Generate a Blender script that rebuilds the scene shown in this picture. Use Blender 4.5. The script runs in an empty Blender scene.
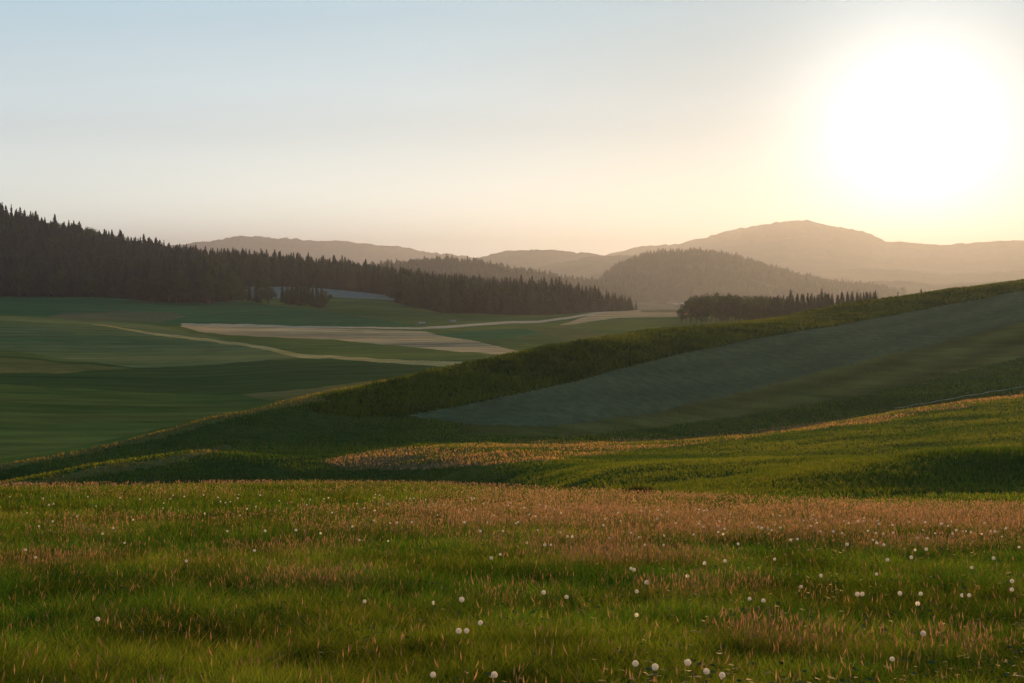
import bpy, math
import numpy as np
from mathutils import Vector, Matrix

rng = np.random.default_rng(7)
scene = bpy.context.scene
COL = scene.collection
W, H = 1024, 683
F = 1024 * 50.0 / 36.0
HOR = 275.0
PITCH = math.atan((341.5 - HOR) / F)
CP, SP = math.cos(PITCH), math.sin(PITCH)


# ------------------------------------------------------------------ geometry of the view (used to survey the ground)
def K(row):
    """height per metre of forward distance seen at a picture row"""
    v = (np.asarray(row, float) - 341.5) / F
    return (-SP - v * CP) / (CP - v * SP)


def project(x, y, z):
    f = y * CP - z * SP
    up = y * SP + z * CP
    f = np.maximum(f, 0.01)
    return 512 + F * x / f, 341.5 - F * up / f


def col_of(x, Y):
    return 512 + F * 0.998 * x / np.maximum(Y, 12.0)


# ------------------------------------------------------------------ noise
def _hash(ix, iy, seed):
    h = (ix.astype(np.int64) * 374761393 + iy.astype(np.int64) * 668265263 + seed * 1442695041) & 0xFFFFFFFF
    h = ((h ^ (h >> 13)) * 1274126177) & 0xFFFFFFFF
    return ((h ^ (h >> 16)) & 0xFFFFFF) / float(0xFFFFFF)


def vnoise(x, y, seed=0):
    ix = np.floor(x); iy = np.floor(y)
    fx = x - ix; fy = y - iy
    fx = fx * fx * fx * (fx * (fx * 6 - 15) + 10); fy = fy * fy * fy * (fy * (fy * 6 - 15) + 10)
    a = _hash(ix, iy, seed); b = _hash(ix + 1, iy, seed); c = _hash(ix, iy + 1, seed); d = _hash(ix + 1, iy + 1, seed)
    return (a * (1 - fx) + b * fx) * (1 - fy) + (c * (1 - fx) + d * fx) * fy - 0.5


def fbm(x, y, seed=0, octv=4):
    s = 0; a = 1.0
    for o in range(octv):
        s = s + a * vnoise(x * 2 ** o + 17.3 * o, y * 2 ** o - 9.1 * o, seed + o * 13)
        a *= 0.5
    return s


# ------------------------------------------------------------------ terrain control stations: column -> (distance, height)
CC = np.array([-300, 0, 100, 200, 300, 400, 500, 600, 700, 800, 900, 1024, 1324], float)


def plane(d):
    return -(1.55 + 0.125 * d)


brow = [60, 60, 60, 60, 60, 60, 54, 50, 42, 37, 35, 33, 33]
ST = []
ST.append([(-70, plane(-70))] * 13)
ST.append([(8, plane(8))] * 13)
ST.append([(20, plane(20))] * 13)
ST.append([(b, plane(b)) for b in brow])
ST.append([(100, -18.8), (100, -18.8), (100, -18.9), (98, -18.2), (98, -17.3), (100, -16.9), (88, -14.9), (66, -10.6), (60, -9.6), (54, -8.7), (52, -8.4), (50, -8.1), (50, -8.1)])
ST.append([(108, -19.6), (110, -19.9), (114, -20.3), (114, -19.7), (115, -18.8), (118, -18.2), (104, -16.6), (84, -12.5), (78, -11.6), (72, -10.8), (70, -10.5), (70, -10.3), (70, -10.0)])
ST.append([(120, -18.5), (122, -18.3), (131, -17.5), (136, -16.7), (129, -17.2), (130, -16.9), (118, -15.3), (115, -15.3), (115, -15.0), (115, -14.7), (115, -14.4), (115, -13.9), (115, -13)])
ST.append([(128, -19.6), (130, -19.9), (138, -19.3), (142, -17.5), (139, -17.6), (145, -17.3), (138, -16.6), (143, -17.2), (155, -18.06), (163, -17.9), (174, -16.7), (180, -15.2), (200, -12)])
ST.append([(131, -19.8), (133, -20.1), (141, -19.6), (145, -17.8), (143, -17.9), (149, -17.7), (146, -17.6), (151, -18.4), (163, -19.4), (172, -19.2), (183, -18.1), (190, -16.5), (210, -13)])
ST.append([(135, -19.0), (140, -18.9), (148, -18.0), (152, -15.7), (164, -14.4), (183, -13.4), (196, -11.9), (224, -10.2), (269, -8.9), (299, -6.3), (320, -4.0), (344, -0.9), (370, 9)])
ST.append([(215, -28), (215, -28), (215, -28), (215, -27), (225, -25), (240, -24), (270, -24), (300, -24), (340, -24), (370, -24), (400, -23), (420, -22), (450, -15)])
ST.append([(320, -24.7), (320, -24.7), (315, -25.2), (305, -25.5), (310, -24.6), (330, -23.9), (350, -23.4), (400, -23), (450, -23), (470, -23), (500, -23), (520, -22), (550, -18)])
ST.append([(400, -25.9), (400, -25.9), (400, -25.9), (400, -25.9), (420, -24.5), (410, -24.8), (430, -24), (470, -23), (500, -22.5), (520, -22), (540, -22), (560, -22), (600, -20)])
ST.append([(560, -15), (560, -16.1), (540, -18.9), (500, -22.2), (450, -24.3), (480, -23.6), (500, -22.9), (520, -22), (540, -21), (560, -21.5), (580, -21.5), (600, -21.5), (640, -21)])
ST.append([(640, -17), (640, -17.2), (650, -18.5), (620, -21.4), (580, -22.4), (580, -22.4), (620, -22.2), (680, -21.5), (700, -21), (700, -22), (700, -22), (700, -22), (720, -22)])
ST.append([(880, -10), (880, -13.6), (880, -13), (860, -14.6), (1000, -7.7), (950, -14.4), (900, -22), (900, -23), (900, -21.5), (900, -24), (900, -24), (900, -24), (900, -24)])
ST.append([(1250, 80), (1250, 39), (1250, 16.7), (1280, 2), (1300, -4.5), (1250, -17), (1150, -25), (1100, -30), (1200, -40), (1200, -44), (1200, -44), (1200, -44), (1200, -44)])
ST.append([(1700, 10), (1700, 0), (1700, -10), (1700, -20), (1700, -30), (1700, -42), (1700, -48), (1700, -52), (1700, -54), (1700, -54), (1700, -54), (1700, -54), (1700, -54)])
ST.append([(2300, -60)] * 13)
ST.append([(14500, -60)] * 13)

_cf = np.arange(-300, 1325.0, 2.0)


def _smooth(v, sig=16):
    k = np.arange(-48, 49); w = np.exp(-0.5 * (k / sig) ** 2); w /= w.sum()
    p = np.pad(v, 48, mode='reflect', reflect_type='odd')
    return np.convolve(p, w, mode='valid')


TD = np.array([_smooth(np.interp(_cf, CC, [a for a, b in s])) for s in ST])
TZ = np.array([_smooth(np.interp(_cf, CC, [b for a, b in s])) for s in ST])
_h = np.diff(TD, axis=0); _dl = np.diff(TZ, axis=0) / _h
TM = np.zeros_like(TZ)
TM[0] = _dl[0]; TM[-1] = _dl[-1]
for k in range(1, len(ST) - 1):
    w1 = 2 * _h[k] + _h[k - 1]; w2 = _h[k] + 2 * _h[k - 1]
    ok = _dl[k - 1] * _dl[k] > 0
    with np.errstate(divide='ignore', invalid='ignore'):
        m = (w1 + w2) / (w1 / _dl[k - 1] + w2 / _dl[k])
    TM[k] = np.where(ok, m, 0)

# far hills: crest columns, crest rows, distance, front width, back width, roughness
HILLS = {
    'A': ([-300, 60, 150, 205, 240, 300, 350, 380, 400, 430, 455, 500, 560], [262, 256, 249, 243, 237, 240, 242, 246, 247, 252, 255, 264, 280], 9500, 1500, 1500, 14),
    'B': ([300, 380, 425, 450, 480, 520, 560, 600, 650, 720], [282, 274, 269, 268, 272, 279, 287, 292, 299, 306], 2650, 300, 500, 5),
    'D': ([575, 598, 606, 620, 640, 665, 690, 720, 745, 770, 800, 830, 870, 920, 980], [304, 289, 280, 271, 263, 259, 258, 261, 266, 274, 283, 289, 293, 300, 306], 3300, 420, 600, 4),
    'G': ([400, 450, 480, 500, 520, 560, 600, 650, 700, 760], [288, 272, 258, 252, 250, 251, 255, 261, 269, 282], 6800, 800, 900, 10),
    'L': ([480, 520, 560, 590, 625, 660, 700, 760], [280, 272, 263, 257, 255, 259, 268, 281], 5600, 700, 700, 8),
    'E': ([520, 560, 600, 640, 655, 680, 700, 725, 750, 780, 805, 828, 850, 868, 884, 900, 925, 950, 975, 1000, 1024, 1100, 1324],
          [268, 262, 257, 247, 247, 244, 240, 232, 227, 223, 221, 226, 230, 234, 242, 243, 245, 245, 243, 241, 241, 236, 240], 8600, 1500, 1600, 9),
    'M': ([760, 800, 830, 860, 890, 920, 950, 1000, 1100, 1324], [283, 274, 271, 269, 270, 273, 275, 272, 266, 262], 6000, 600, 700, 7),
    'N': ([800, 830, 860, 885, 905, 930, 960, 1000, 1060, 1324], [295, 288, 283, 281, 282, 285, 284, 281, 283, 279], 4500, 350, 400, 6),
}
MOUNDS = [  # x, y, height, sigma across, sigma towards the viewer, sigma away
    (20.5, 67, 1.35, 9, 4.5, 16), (33.0, 69, 1.3, 10, 4.4, 14),
    (8.0, 88, 0.8, 15, 5.5, 14), (-14.0, 84, .5, 9, 5, 9),
]


def terrain(x, Y, micro=True):
    x = np.asarray(x, float); Y = np.asarray(Y, float)
    c = np.clip(col_of(x, Y), -300, 1323)
    fi = (c + 300) / 2.0
    i0 = np.clip(np.floor(fi).astype(int), 0, len(_cf) - 2); t = fi - i0
    z = np.zeros_like(Y)
    gd = lambda T, k: T[k][i0] * (1 - t) + T[k][i0 + 1] * t
    for k in range(len(ST) - 1):
        d0 = gd(TD, k); d1 = gd(TD, k + 1)
        m = (Y >= d0) & (Y < d1) if k > 0 else (Y < d1)
        if not m.any(): continue
        hh = d1 - d0; s = (Y - d0) / hh
        z0 = gd(TZ, k); z1 = gd(TZ, k + 1); m0 = gd(TM, k) * hh; m1 = gd(TM, k + 1) * hh
        s2 = s * s; s3 = s2 * s
        zz = (2 * s3 - 3 * s2 + 1) * z0 + (s3 - 2 * s2 + s) * m0 + (-2 * s3 + 3 * s2) * z1 + (s3 - s2) * m1
        z = np.where(m, zz, z)
    # hills
    far = Y > 1500
    if far.any():
        xf = x[far]; Yf = Y[far]; cf = 512 + F * 0.998 * xf / Yf; zf = z[far]
        zf = zf + 6 * fbm(xf / 600, Yf / 600, 5, 3)
        for (cs, rs, d, wf, wb, rough) in HILLS.values():
            zc = d * K(np.interp(cf, cs, rs))
            edge = np.clip((cf - (cs[0] - 60)) / 60, 0, 1) * np.clip(((cs[-1] + 60) - cf) / 60, 0, 1)
            q = (Yf - d - 0.12 * wf * fbm(xf / (wf * .6), xf * 0, 3, 2))
            b = np.where(q < 0, np.exp(-(q / wf) ** 2), np.exp(-(q / wb) ** 2))
            hz = -62 + (zc + 62) * b * edge + rough * b * fbm(xf / (0.02 * d), Yf / (0.02 * d), 11, 5) + .0016 * d * b * fbm(xf / (.0035 * d), Yf / (.02 * d), 12, 2) + 6 * (1 - b) * fbm(xf / 900, Yf / 900, 8, 2)
            zf = np.maximum(zf, hz)
        z[far] = zf
    for (mx, my, h, sx, sf, sb) in MOUNDS:
        q = Y - my
        z = z + h * np.exp(-((x - mx) / sx) ** 2) * np.where(q < 0, np.exp(-(q / sf) ** 2), np.exp(-(q / sb) ** 2))
    if micro:
        mid = np.clip((Y - 20) / 60, 0, 1) * np.clip((700 - Y) / 400, 0, 1)
        z = z + mid * 0.40 * fbm(x / 26, Y / 14, 21, 3) * np.clip(1.3 - Y / 500, .3, 1)
        z = z + 0.07 * np.clip((400 - Y) / 300, 0, 1) * fbm(x / 2.2, Y / 1.6, 31, 3)
        valley = np.clip((Y - 200) / 60, 0, 1) * np.clip((900 - Y) / 300, 0, 1)
        z = z + valley * 3.8 * fbm(x / 170, Y / 80, 44, 2)
    return z


# ------------------------------------------------------------------ field map (surveyed outlines, applied on the ground)
def inpoly(px, py, poly):
    r = np.zeros(px.shape, bool); n = len(poly)
    for i in range(n):
        x0, y0 = poly[i]; x1, y1 = poly[(i + 1) % n]
        if y0 == y1: continue
        cnd = ((y0 > py) != (y1 > py))
        r ^= cnd & (px < (x1 - x0) * (py - y0) / (y1 - y0) + x0)
    return r


FIELDS = ['meadow', 'crop_field', 'grain_field', 'mown_slope', 'flowering_verge', 'valley_pasture', 'fallow_field',
          'dry_grass_strip', 'hay_field', 'clover_field', 'farm_track', 'forest_floor', 'far_hills', 'young_grain_field', 'spring_pasture', 'olive_sunpaint_bank']
FI = {n: i for i, n in enumerate(FIELDS)}
CROP = [(300, 404), (312, 400), (345, 392), (380, 384), (450, 369), (520, 354), (600, 339), (700, 320), (800, 303), (900, 291), (1024, 277), (1324, 240),
        (1324, 258), (1024, 291), (860, 321), (760, 338), (660, 359), (560, 385), (460, 406), (400, 416), (350, 417), (312, 412)]
GRAIN = [(405, 417), (460, 406), (560, 385), (660, 359), (760, 338), (860, 321), (1024, 291), (1324, 258), (1324, 290), (1024, 322), (860, 362), (760, 388), (650, 414), (550, 427), (470, 425)]
MOWN = [(470, 425), (550, 427), (650, 414), (760, 388), (860, 362), (1024, 322), (1324, 290), (1324, 340), (1024, 388), (860, 416), (770, 430), (660, 440), (560, 446), (450, 436)]
VERGE = [(320, 462), (360, 452), (430, 446), (480, 442), (560, 442), (660, 439), (740, 432), (800, 425), (860, 417), (930, 405), (1024, 392), (1324, 345),
         (1324, 349), (1024, 398), (930, 413), (860, 426), (800, 432), (740, 440), (660, 449), (600, 456), (540, 462), (480, 466), (400, 471), (340, 470)]


def classify(x, Y, z):
    px, py = project(x, Y, z)
    j = 1.2
    px = px + j * 2 * fbm(x / (Y * .02 + 1), Y / (Y * .05 + 1), 61, 2)
    py = py + j * 1.5 * fbm(x / (Y * .02 + 1), Y / (Y * .05 + 1), 62, 2)
    c = np.clip(col_of(x, Y), -300, 1323); i0 = ((c + 300) / 2).astype(int)
    crest = TD[9][i0]
    out = np.zeros(Y.shape, np.int32)
    ridge = (Y > TD[6][i0] - 8) & (Y <= crest + 1.5)
    behind = (Y > crest + 1.5)
    P = lambda poly, m, n: out.__setitem__(m & inpoly(px, py, poly), FI[n])
    out[ridge & (px < 320) & (Y > TD[6][i0] + 1)] = FI['meadow']
    P(MOWN, ridge, 'mown_slope'); P(GRAIN, ridge, 'grain_field')
    P([(450, 434), (560, 438), (660, 428), (770, 412), (860, 396), (1024, 358), (1324, 300), (1324, 349), (1024, 398), (860, 420), (770, 436), (660, 446), (560, 450), (450, 444)], ridge, 'meadow')
    P(CROP, (Y > TD[7][i0]) & (Y <= crest + 14), 'crop_field')
    P([(-300, 478), (0, 460), (60, 450), (150, 434), (205, 418), (265, 402), (318, 396), (330, 402), (270, 409), (215, 424), (155, 441), (100, 452), (40, 463), (0, 472), (-300, 486)], ridge & (Y > TD[6][i0] + 4), 'olive_sunpaint_bank')  # lighter strip imitates sunlight on the rounded spur crest by ground colour
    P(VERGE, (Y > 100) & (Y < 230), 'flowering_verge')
    P([(-300, 500), (40, 480), (100, 466), (150, 461), (230, 446), (232, 449), (160, 467), (100, 475), (30, 488)], Y > 100, 'olive_sunpaint_bank')  # nearer spur: its sunlit crest line is put into the ground colour
    # beyond the ridge
    b = behind & (out != FI['crop_field'])
    out[b] = FI['valley_pasture']
    P([(-300, 351), (0, 356), (130, 366), (330, 357), (400, 361), (450, 366), (445, 374), (430, 376), (330, 388), (262, 397), (180, 394), (60, 388), (0, 385), (-300, 384)], b, 'spring_pasture')
    P([(-300, 312), (0, 315), (150, 324), (250, 345), (304, 355), (262, 361), (200, 366), (150, 367), (130, 367), (60, 358), (0, 350), (-300, 345)], b & (Y < 600), 'fallow_field')
    P([(-300, 354), (0, 358), (130, 368), (60, 373), (0, 374), (-300, 374)], b, 'olive_sunpaint_bank')
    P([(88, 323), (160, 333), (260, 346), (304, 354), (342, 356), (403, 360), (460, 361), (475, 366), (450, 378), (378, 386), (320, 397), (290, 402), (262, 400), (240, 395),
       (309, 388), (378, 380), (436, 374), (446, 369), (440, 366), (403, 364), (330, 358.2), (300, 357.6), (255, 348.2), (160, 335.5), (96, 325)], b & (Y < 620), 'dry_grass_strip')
    P([(452, 366), (475, 366), (450, 378), (378, 386), (320, 397), (290, 402), (262, 400), (240, 395), (309, 388), (378, 380), (436, 374), (446, 370)], b & (Y < 620), 'olive_sunpaint_bank')
    P([(178, 326), (190, 323), (300, 327), (420, 331), (450, 336), (520, 352), (515, 356), (488, 354), (400, 346), (330, 339), (240, 336), (205, 333)], b & (Y < 800), 'hay_field')
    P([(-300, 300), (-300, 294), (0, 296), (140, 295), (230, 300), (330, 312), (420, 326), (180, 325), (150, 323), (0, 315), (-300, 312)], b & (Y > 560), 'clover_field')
    P([(45, 318), (60, 313), (110, 311), (170, 312), (185, 317), (160, 322), (90, 321)], b & (Y > 560), 'grain_field')
    P([(236, 280), (330, 283), (395, 292), (393, 300), (330, 297), (300, 298), (240, 298)], b & (Y > 600), 'young_grain_field')
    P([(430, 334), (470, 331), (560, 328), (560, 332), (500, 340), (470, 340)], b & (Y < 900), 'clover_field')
    P([(520, 328), (570, 326), (600, 333), (640, 336), (600, 342), (560, 338)], b & (Y < 900), 'olive_sunpaint_bank')
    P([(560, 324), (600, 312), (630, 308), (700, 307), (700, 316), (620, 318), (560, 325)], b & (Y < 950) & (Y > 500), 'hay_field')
    P([(640, 309), (700, 307), (700, 311), (640, 312)], b & (Y < 950), 'olive_sunpaint_bank')
    P([(180, 323.2), (330, 326.2), (420, 327.2), (450, 325), (540, 320.5), (600, 311.5), (628, 307.6), (628, 309.6), (600, 313.6), (540, 322.6), (450, 327.4), (420, 329), (330, 327.6), (180, 324.8)], b & (Y > 500) & (Y < 950), 'farm_track')
    forest = forest_mask(x, Y)
    out[forest] = FI['forest_floor']
    out[Y > 1500] = FI['far_hills']
    pale = (Y > 2500) & (Y < 3100) & inpoly(px, py, [(645, 304), (690, 303), (700, 308), (640, 308)])
    out[pale] = FI['young_grain_field']
    return out


def forest_front(c):
    return np.interp(c, [-300, 0, 100, 160, 200, 238, 246, 330, 388, 398, 440, 520, 600, 632, 633], [880, 880, 870, 830, 820, 840, 1020, 1010, 960, 820, 735, 755, 850, 900, 2000])


def forest_mask(x, Y):
    c = col_of(x, Y)
    return (Y > forest_front(c)) & (Y < 1450) & (c < 632)


# ------------------------------------------------------------------ helpers
def tag(o, label=None, cat=None, group=None, kind=None):
    if label: o['label'] = label
    if cat: o['category'] = cat
    if group: o['group'] = group
    if kind: o['kind'] = kind
    return o


def mesh_from(name, V, faces_flat, loop_tot, mat, smooth=True, colors=None):
    me = bpy.data.meshes.new(name)
    V = np.asarray(V, np.float32); n = len(V)
    me.vertices.add(n); me.vertices.foreach_set('co', V.ravel())
    faces_flat = np.asarray(faces_flat, np.int32); loop_tot = np.asarray(loop_tot, np.int32)
    me.loops.add(len(faces_flat)); me.loops.foreach_set('vertex_index', faces_flat)
    me.polygons.add(len(loop_tot))
    st = np.concatenate([[0], np.cumsum(loop_tot)[:-1]]).astype(np.int32)
    me.polygons.foreach_set('loop_start', st)
    try: me.polygons.foreach_set('loop_total', loop_tot)
    except Exception: pass
    if smooth: me.polygons.foreach_set('use_smooth', np.ones(len(loop_tot), bool))
    if colors is not None:
        a = me.color_attributes.new('tint', 'FLOAT_COLOR', 'POINT')
        cc = np.ones((n, 4), np.float32); cc[:, :3] = colors
        a.data.foreach_set('color', cc.ravel())
    me.update(calc_edges=True)
    if mat: me.materials.append(mat)
    return me


def link(name, me, parent=None):
    o = bpy.data.objects.new(name, me); COL.objects.link(o)
    if parent: o.parent = parent
    return o


def mat_new(name):
    m = bpy.data.materials.new(name); m.use_nodes = True
    nt = m.node_tree; nt.nodes.clear()
    out = nt.nodes.new('ShaderNodeOutputMaterial')
    return m, nt, out


def leaf_mat(name, color, attr=False, trans=0.45, tcol=None, var=0.0):
    m, nt, out = mat_new(name)
    N = nt.nodes.new; L = nt.links.new
    p = N('ShaderNodeBsdfPrincipled'); p.inputs['Roughness'].default_value = 0.75
    p.inputs['Specular IOR Level'].default_value = 0.0
    t = N('ShaderNodeBsdfTranslucent'); mx = N('ShaderNodeMixShader'); mx.inputs[0].default_value = trans
    if attr:
        a = N('ShaderNodeAttribute'); a.attribute_name = 'tint'
        L(a.outputs['Color'], p.inputs['Base Color'])
        g = N('ShaderNodeMix'); g.data_type = 'RGBA'; g.blend_type = 'MULTIPLY'; g.inputs[0].default_value = 1
        L(a.outputs['Color'], g.inputs[6]); g.inputs[7].default_value = (*(tcol or (1.3, 1.25, 0.7)), 1)
        L(g.outputs[2], t.inputs['Color'])
    else:
        oi = N('ShaderNodeObjectInfo'); r = N('ShaderNodeMix'); r.data_type = 'RGBA'; r.blend_type = 'MIX'
        nz = N('ShaderNodeTexNoise'); nz.inputs['Scale'].default_value = 0.35; gp = N('ShaderNodeTexCoord')
        L(gp.outputs['Object'], nz.inputs['Vector'])
        ad = N('ShaderNodeMath'); ad.operation = 'ADD'; L(oi.outputs['Random'], ad.inputs[0]); L(nz.outputs[0], ad.inputs[1])
        hf = N('ShaderNodeMath'); hf.operation = 'MULTIPLY'; hf.inputs[1].default_value = 0.6; L(ad.outputs[0], hf.inputs[0])
        L(hf.outputs[0], r.inputs[0])
        r.inputs[6].default_value = (*[c * (1 - var) for c in color], 1); r.inputs[7].default_value = (*[c * (1 + var) for c in color], 1)
        L(r.outputs[2], p.inputs['Base Color']); L(r.outputs[2], t.inputs['Color'])
    L(p.outputs[0], mx.inputs[1]); L(t.outputs[0], mx.inputs[2]); L(mx.outputs[0], out.inputs['Surface'])
    return m


def simple_mat(name, color, rough=0.8, noise=0.25, scale=8.0, bump=0.0):
    m, nt, out = mat_new(name); N = nt.nodes.new; L = nt.links.new
    p = N('ShaderNodeBsdfPrincipled'); p.inputs['Roughness'].default_value = rough; p.inputs['Specular IOR Level'].default_value = 0.2
    tc = N('ShaderNodeTexCoord'); nz = N('ShaderNodeTexNoise'); nz.inputs['Scale'].default_value = scale
    L(tc.outputs['Object'], nz.inputs['Vector'])
    r = N('ShaderNodeMix'); r.data_type = 'RGBA'
    r.inputs[6].default_value = (*[c * (1 - noise) for c in color], 1); r.inputs[7].default_value = (*[min(1, c * (1 + noise)) for c in color], 1)
    L(nz.outputs[0], r.inputs[0]); L(r.outputs[2], p.inputs['Base Color'])
    if bump:
        b = N('ShaderNodeBump'); b.inputs['Strength'].default_value = bump; L(nz.outputs[0], b.inputs['Height']); L(b.outputs[0], p.inputs['Normal'])
    L(p.outputs[0], out.inputs['Surface'])
    return m


def ground_mat(name, ca, cb, cc=None, big=60.0, fine=1.5, stripe=None, stretch=(1, 1), bump=0.35, bumpscale=1.2):
    """two-tone ground with large patches, fine mottling and optional mowing/drill lines (stripe = (angle deg, metres, strength))"""
    m, nt, out = mat_new(name); N = nt.nodes.new; L = nt.links.new
    p = N('ShaderNodeBsdfPrincipled'); p.inputs['Roughness'].default_value = 1.0; p.inputs['Specular IOR Level'].default_value = 0.0
    tc = N('ShaderNodeTexCoord'); mp = N('ShaderNodeMapping'); mp.inputs['Scale'].default_value = (stretch[0], stretch[1], 1)
    L(tc.outputs['Object'], mp.inputs['Vector'])
    n1 = N('ShaderNodeTexNoise'); n1.inputs['Scale'].default_value = 1.0 / big; n1.inputs['Detail'].default_value = 5; n1.inputs['Roughness'].default_value = 0.6
    n2 = N('ShaderNodeTexNoise'); n2.inputs['Scale'].default_value = 1.0 / fine; n2.inputs['Detail'].default_value = 6; n2.inputs['Roughness'].default_value = 0.7
    L(mp.outputs[0], n1.inputs['Vector']); L(mp.outputs[0], n2.inputs['Vector'])
    mr = N('ShaderNodeMapRange'); mr.inputs['From Min'].default_value = 0.36; mr.inputs['From Max'].default_value = 0.64
    L(n1.outputs[0], mr.inputs['Value'])
    a = N('ShaderNodeMix'); a.data_type = 'RGBA'; a.inputs[6].default_value = (*ca, 1); a.inputs[7].default_value = (*cb, 1)
    L(mr.outputs[0], a.inputs[0])
    m2 = N('ShaderNodeMapRange'); m2.inputs['From Min'].default_value = 0.3; m2.inputs['From Max'].default_value = 0.7
    m2.inputs['To Min'].default_value = 0.68; m2.inputs['To Max'].default_value = 1.32
    L(n2.outputs[0], m2.inputs['Value'])
    val = m2.outputs[0]
    if stripe:
        ang, per, st = stripe
        sp = N('ShaderNodeMapping'); sp.inputs['Rotation'].default_value = (0, 0, math.radians(ang)); L(tc.outputs['Object'], sp.inputs['Vector'])
        wv = N('ShaderNodeTexWave'); wv.inputs['Scale'].default_value = 0.314 / per; wv.inputs['Distortion'].default_value = 1.6
        wv.inputs['Detail'].default_value = 2; wv.inputs['Detail Scale'].default_value = 0.6
        L(sp.outputs[0], wv.inputs['Vector'])
        ms = N('ShaderNodeMapRange'); ms.inputs['To Min'].default_value = 1 - st; ms.inputs['To Max'].default_value = 1 + st
        L(wv.outputs['Fac'], ms.inputs['Value'])
        mu = N('ShaderNodeMath'); mu.operation = 'MULTIPLY'; L(val, mu.inputs[0]); L(ms.outputs[0], mu.inputs[1]); val = mu.outputs[0]
    hv = N('ShaderNodeVectorMath'); hv.operation = 'SCALE'; L(a.outputs[2], hv.inputs[0]); L(val, hv.inputs['Scale'])
    L(hv.outputs[0], p.inputs['Base Color'])
    if bump:
        n3 = N('ShaderNodeTexNoise'); n3.inputs['Scale'].default_value = 1.0 / bumpscale; n3.inputs['Detail'].default_value = 5
        L(tc.outputs['Object'], n3.inputs['Vector'])
        b = N('ShaderNodeBump'); b.inputs['Strength'].default_value = bump; b.inputs['Distance'].default_value = 0.15 * bumpscale
        L(n3.outputs[0], b.inputs['Height']); L(b.outputs[0], p.inputs['Normal'])
    L(p.outputs[0], out.inputs['Surface'])
    return m


# ------------------------------------------------------------------ materials of the ground
GM = {
    'meadow': ground_mat('meadow_soil_and_grass', (.032, .060, .012), (.070, .090, .020), big=14, fine=0.9, stretch=(.5, 1)),
    'crop_field': ground_mat('crop_green', (.030, .052, .012), (.045, .070, .016), big=20, fine=1.0),
    'grain_field': ground_mat('grain_grey_green', (.082, .100, .046), (.104, .120, .056), big=50, fine=1.6, stripe=(40, 9, .09)),
    'mown_slope': ground_mat('mown_olive', (.070, .082, .018), (.135, .120, .034), big=26, fine=3, stripe=(42, 9, .20), stretch=(.4, 1)),
    'flowering_verge': ground_mat('verge_pink', (.075, .065, .025), (.20, .13, .065), big=5, fine=0.6, stretch=(.4, 1)),
    'valley_pasture': ground_mat('pasture_green', (.042, .090, .018), (.125, .160, .036), big=60, fine=6, stripe=(80, 9, .09), stretch=(.3, 1)),
    'spring_pasture': ground_mat('pasture_dark', (.028, .072, .016), (.052, .090, .022), big=60, fine=6, stripe=(84, 8, .09), stretch=(.3, 1)),
    'fallow_field': ground_mat('fallow_olive_grey', (.080, .132, .042), (.155, .175, .060), big=60, fine=5, stripe=(78, 10, .09), stretch=(.3, 1)),
    'dry_grass_strip': ground_mat('dry_grass', (.30, .25, .08), (.44, .35, .14), big=30, fine=4, stretch=(.3, 1)),
    'hay_field': ground_mat('hay', (.26, .215, .12), (.60, .42, .20), big=18, fine=4, stripe=(85, 9, .16), stretch=(.3, 1)),
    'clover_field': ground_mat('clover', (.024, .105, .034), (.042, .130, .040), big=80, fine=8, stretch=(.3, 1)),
    'farm_track': ground_mat('track_gravel', (.42, .35, .23), (.50, .42, .28), big=10, fine=2),
    'forest_floor': ground_mat('needle_litter', (.020, .024, .012), (.035, .036, .018), big=20, fine=3),
    'far_hills': ground_mat('far_woods', (.020, .036, .020), (.058, .074, .034), big=420, fine=60, bump=0.6, bumpscale=30),
    'young_grain_field': ground_mat('grain_blue', (.16, .19, .16), (.19, .22, .18), big=60, fine=6, stripe=(78, 7, .05)),
    'olive_sunpaint_bank': ground_mat('bank_olive', (.098, .112, .028), (.150, .146, .044), big=16, fine=2, stretch=(.3, 1)),  # olive grass tone, also carrying painted sunlight on the spur crests
}
GLAB = {
    'meadow': 'green grassy meadow falling away across the foreground and the near slopes',
    'crop_field': 'dark leafy crop in a long band along the crest of the right ridge',
    'grain_field': 'pale grey green grain field below the dark crop band',
    'mown_slope': 'olive mown slope with faint swath lines above the pink verge',
    'flowering_verge': 'thin pinkish strip of seeding grass running up to the right',
    'valley_pasture': 'dark green pasture on the valley floor at left',
    'spring_pasture': 'narrow darker green field bounded by the curving dry grass strip',
    'fallow_field': 'domed olive grey field in the left valley',
    'dry_grass_strip': 'yellowish dry grass strip curving between the valley fields',
    'hay_field': 'pinkish beige hay field catching the low sun in the valley',
    'clover_field': 'emerald green field lying in shade before the left forest',
    'farm_track': 'pale gravel farm track passing below the middle forest',
    'forest_floor': 'dark needle covered ground under the forest trees',
    'far_hills': 'hazy wooded hills and mountains on the horizon',
    'young_grain_field': 'pale bluish field behind the small copse of trees',
    'olive_sunpaint_bank': 'olive yellow grass bank, low sun painted into its colour on the crests',
}

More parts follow.
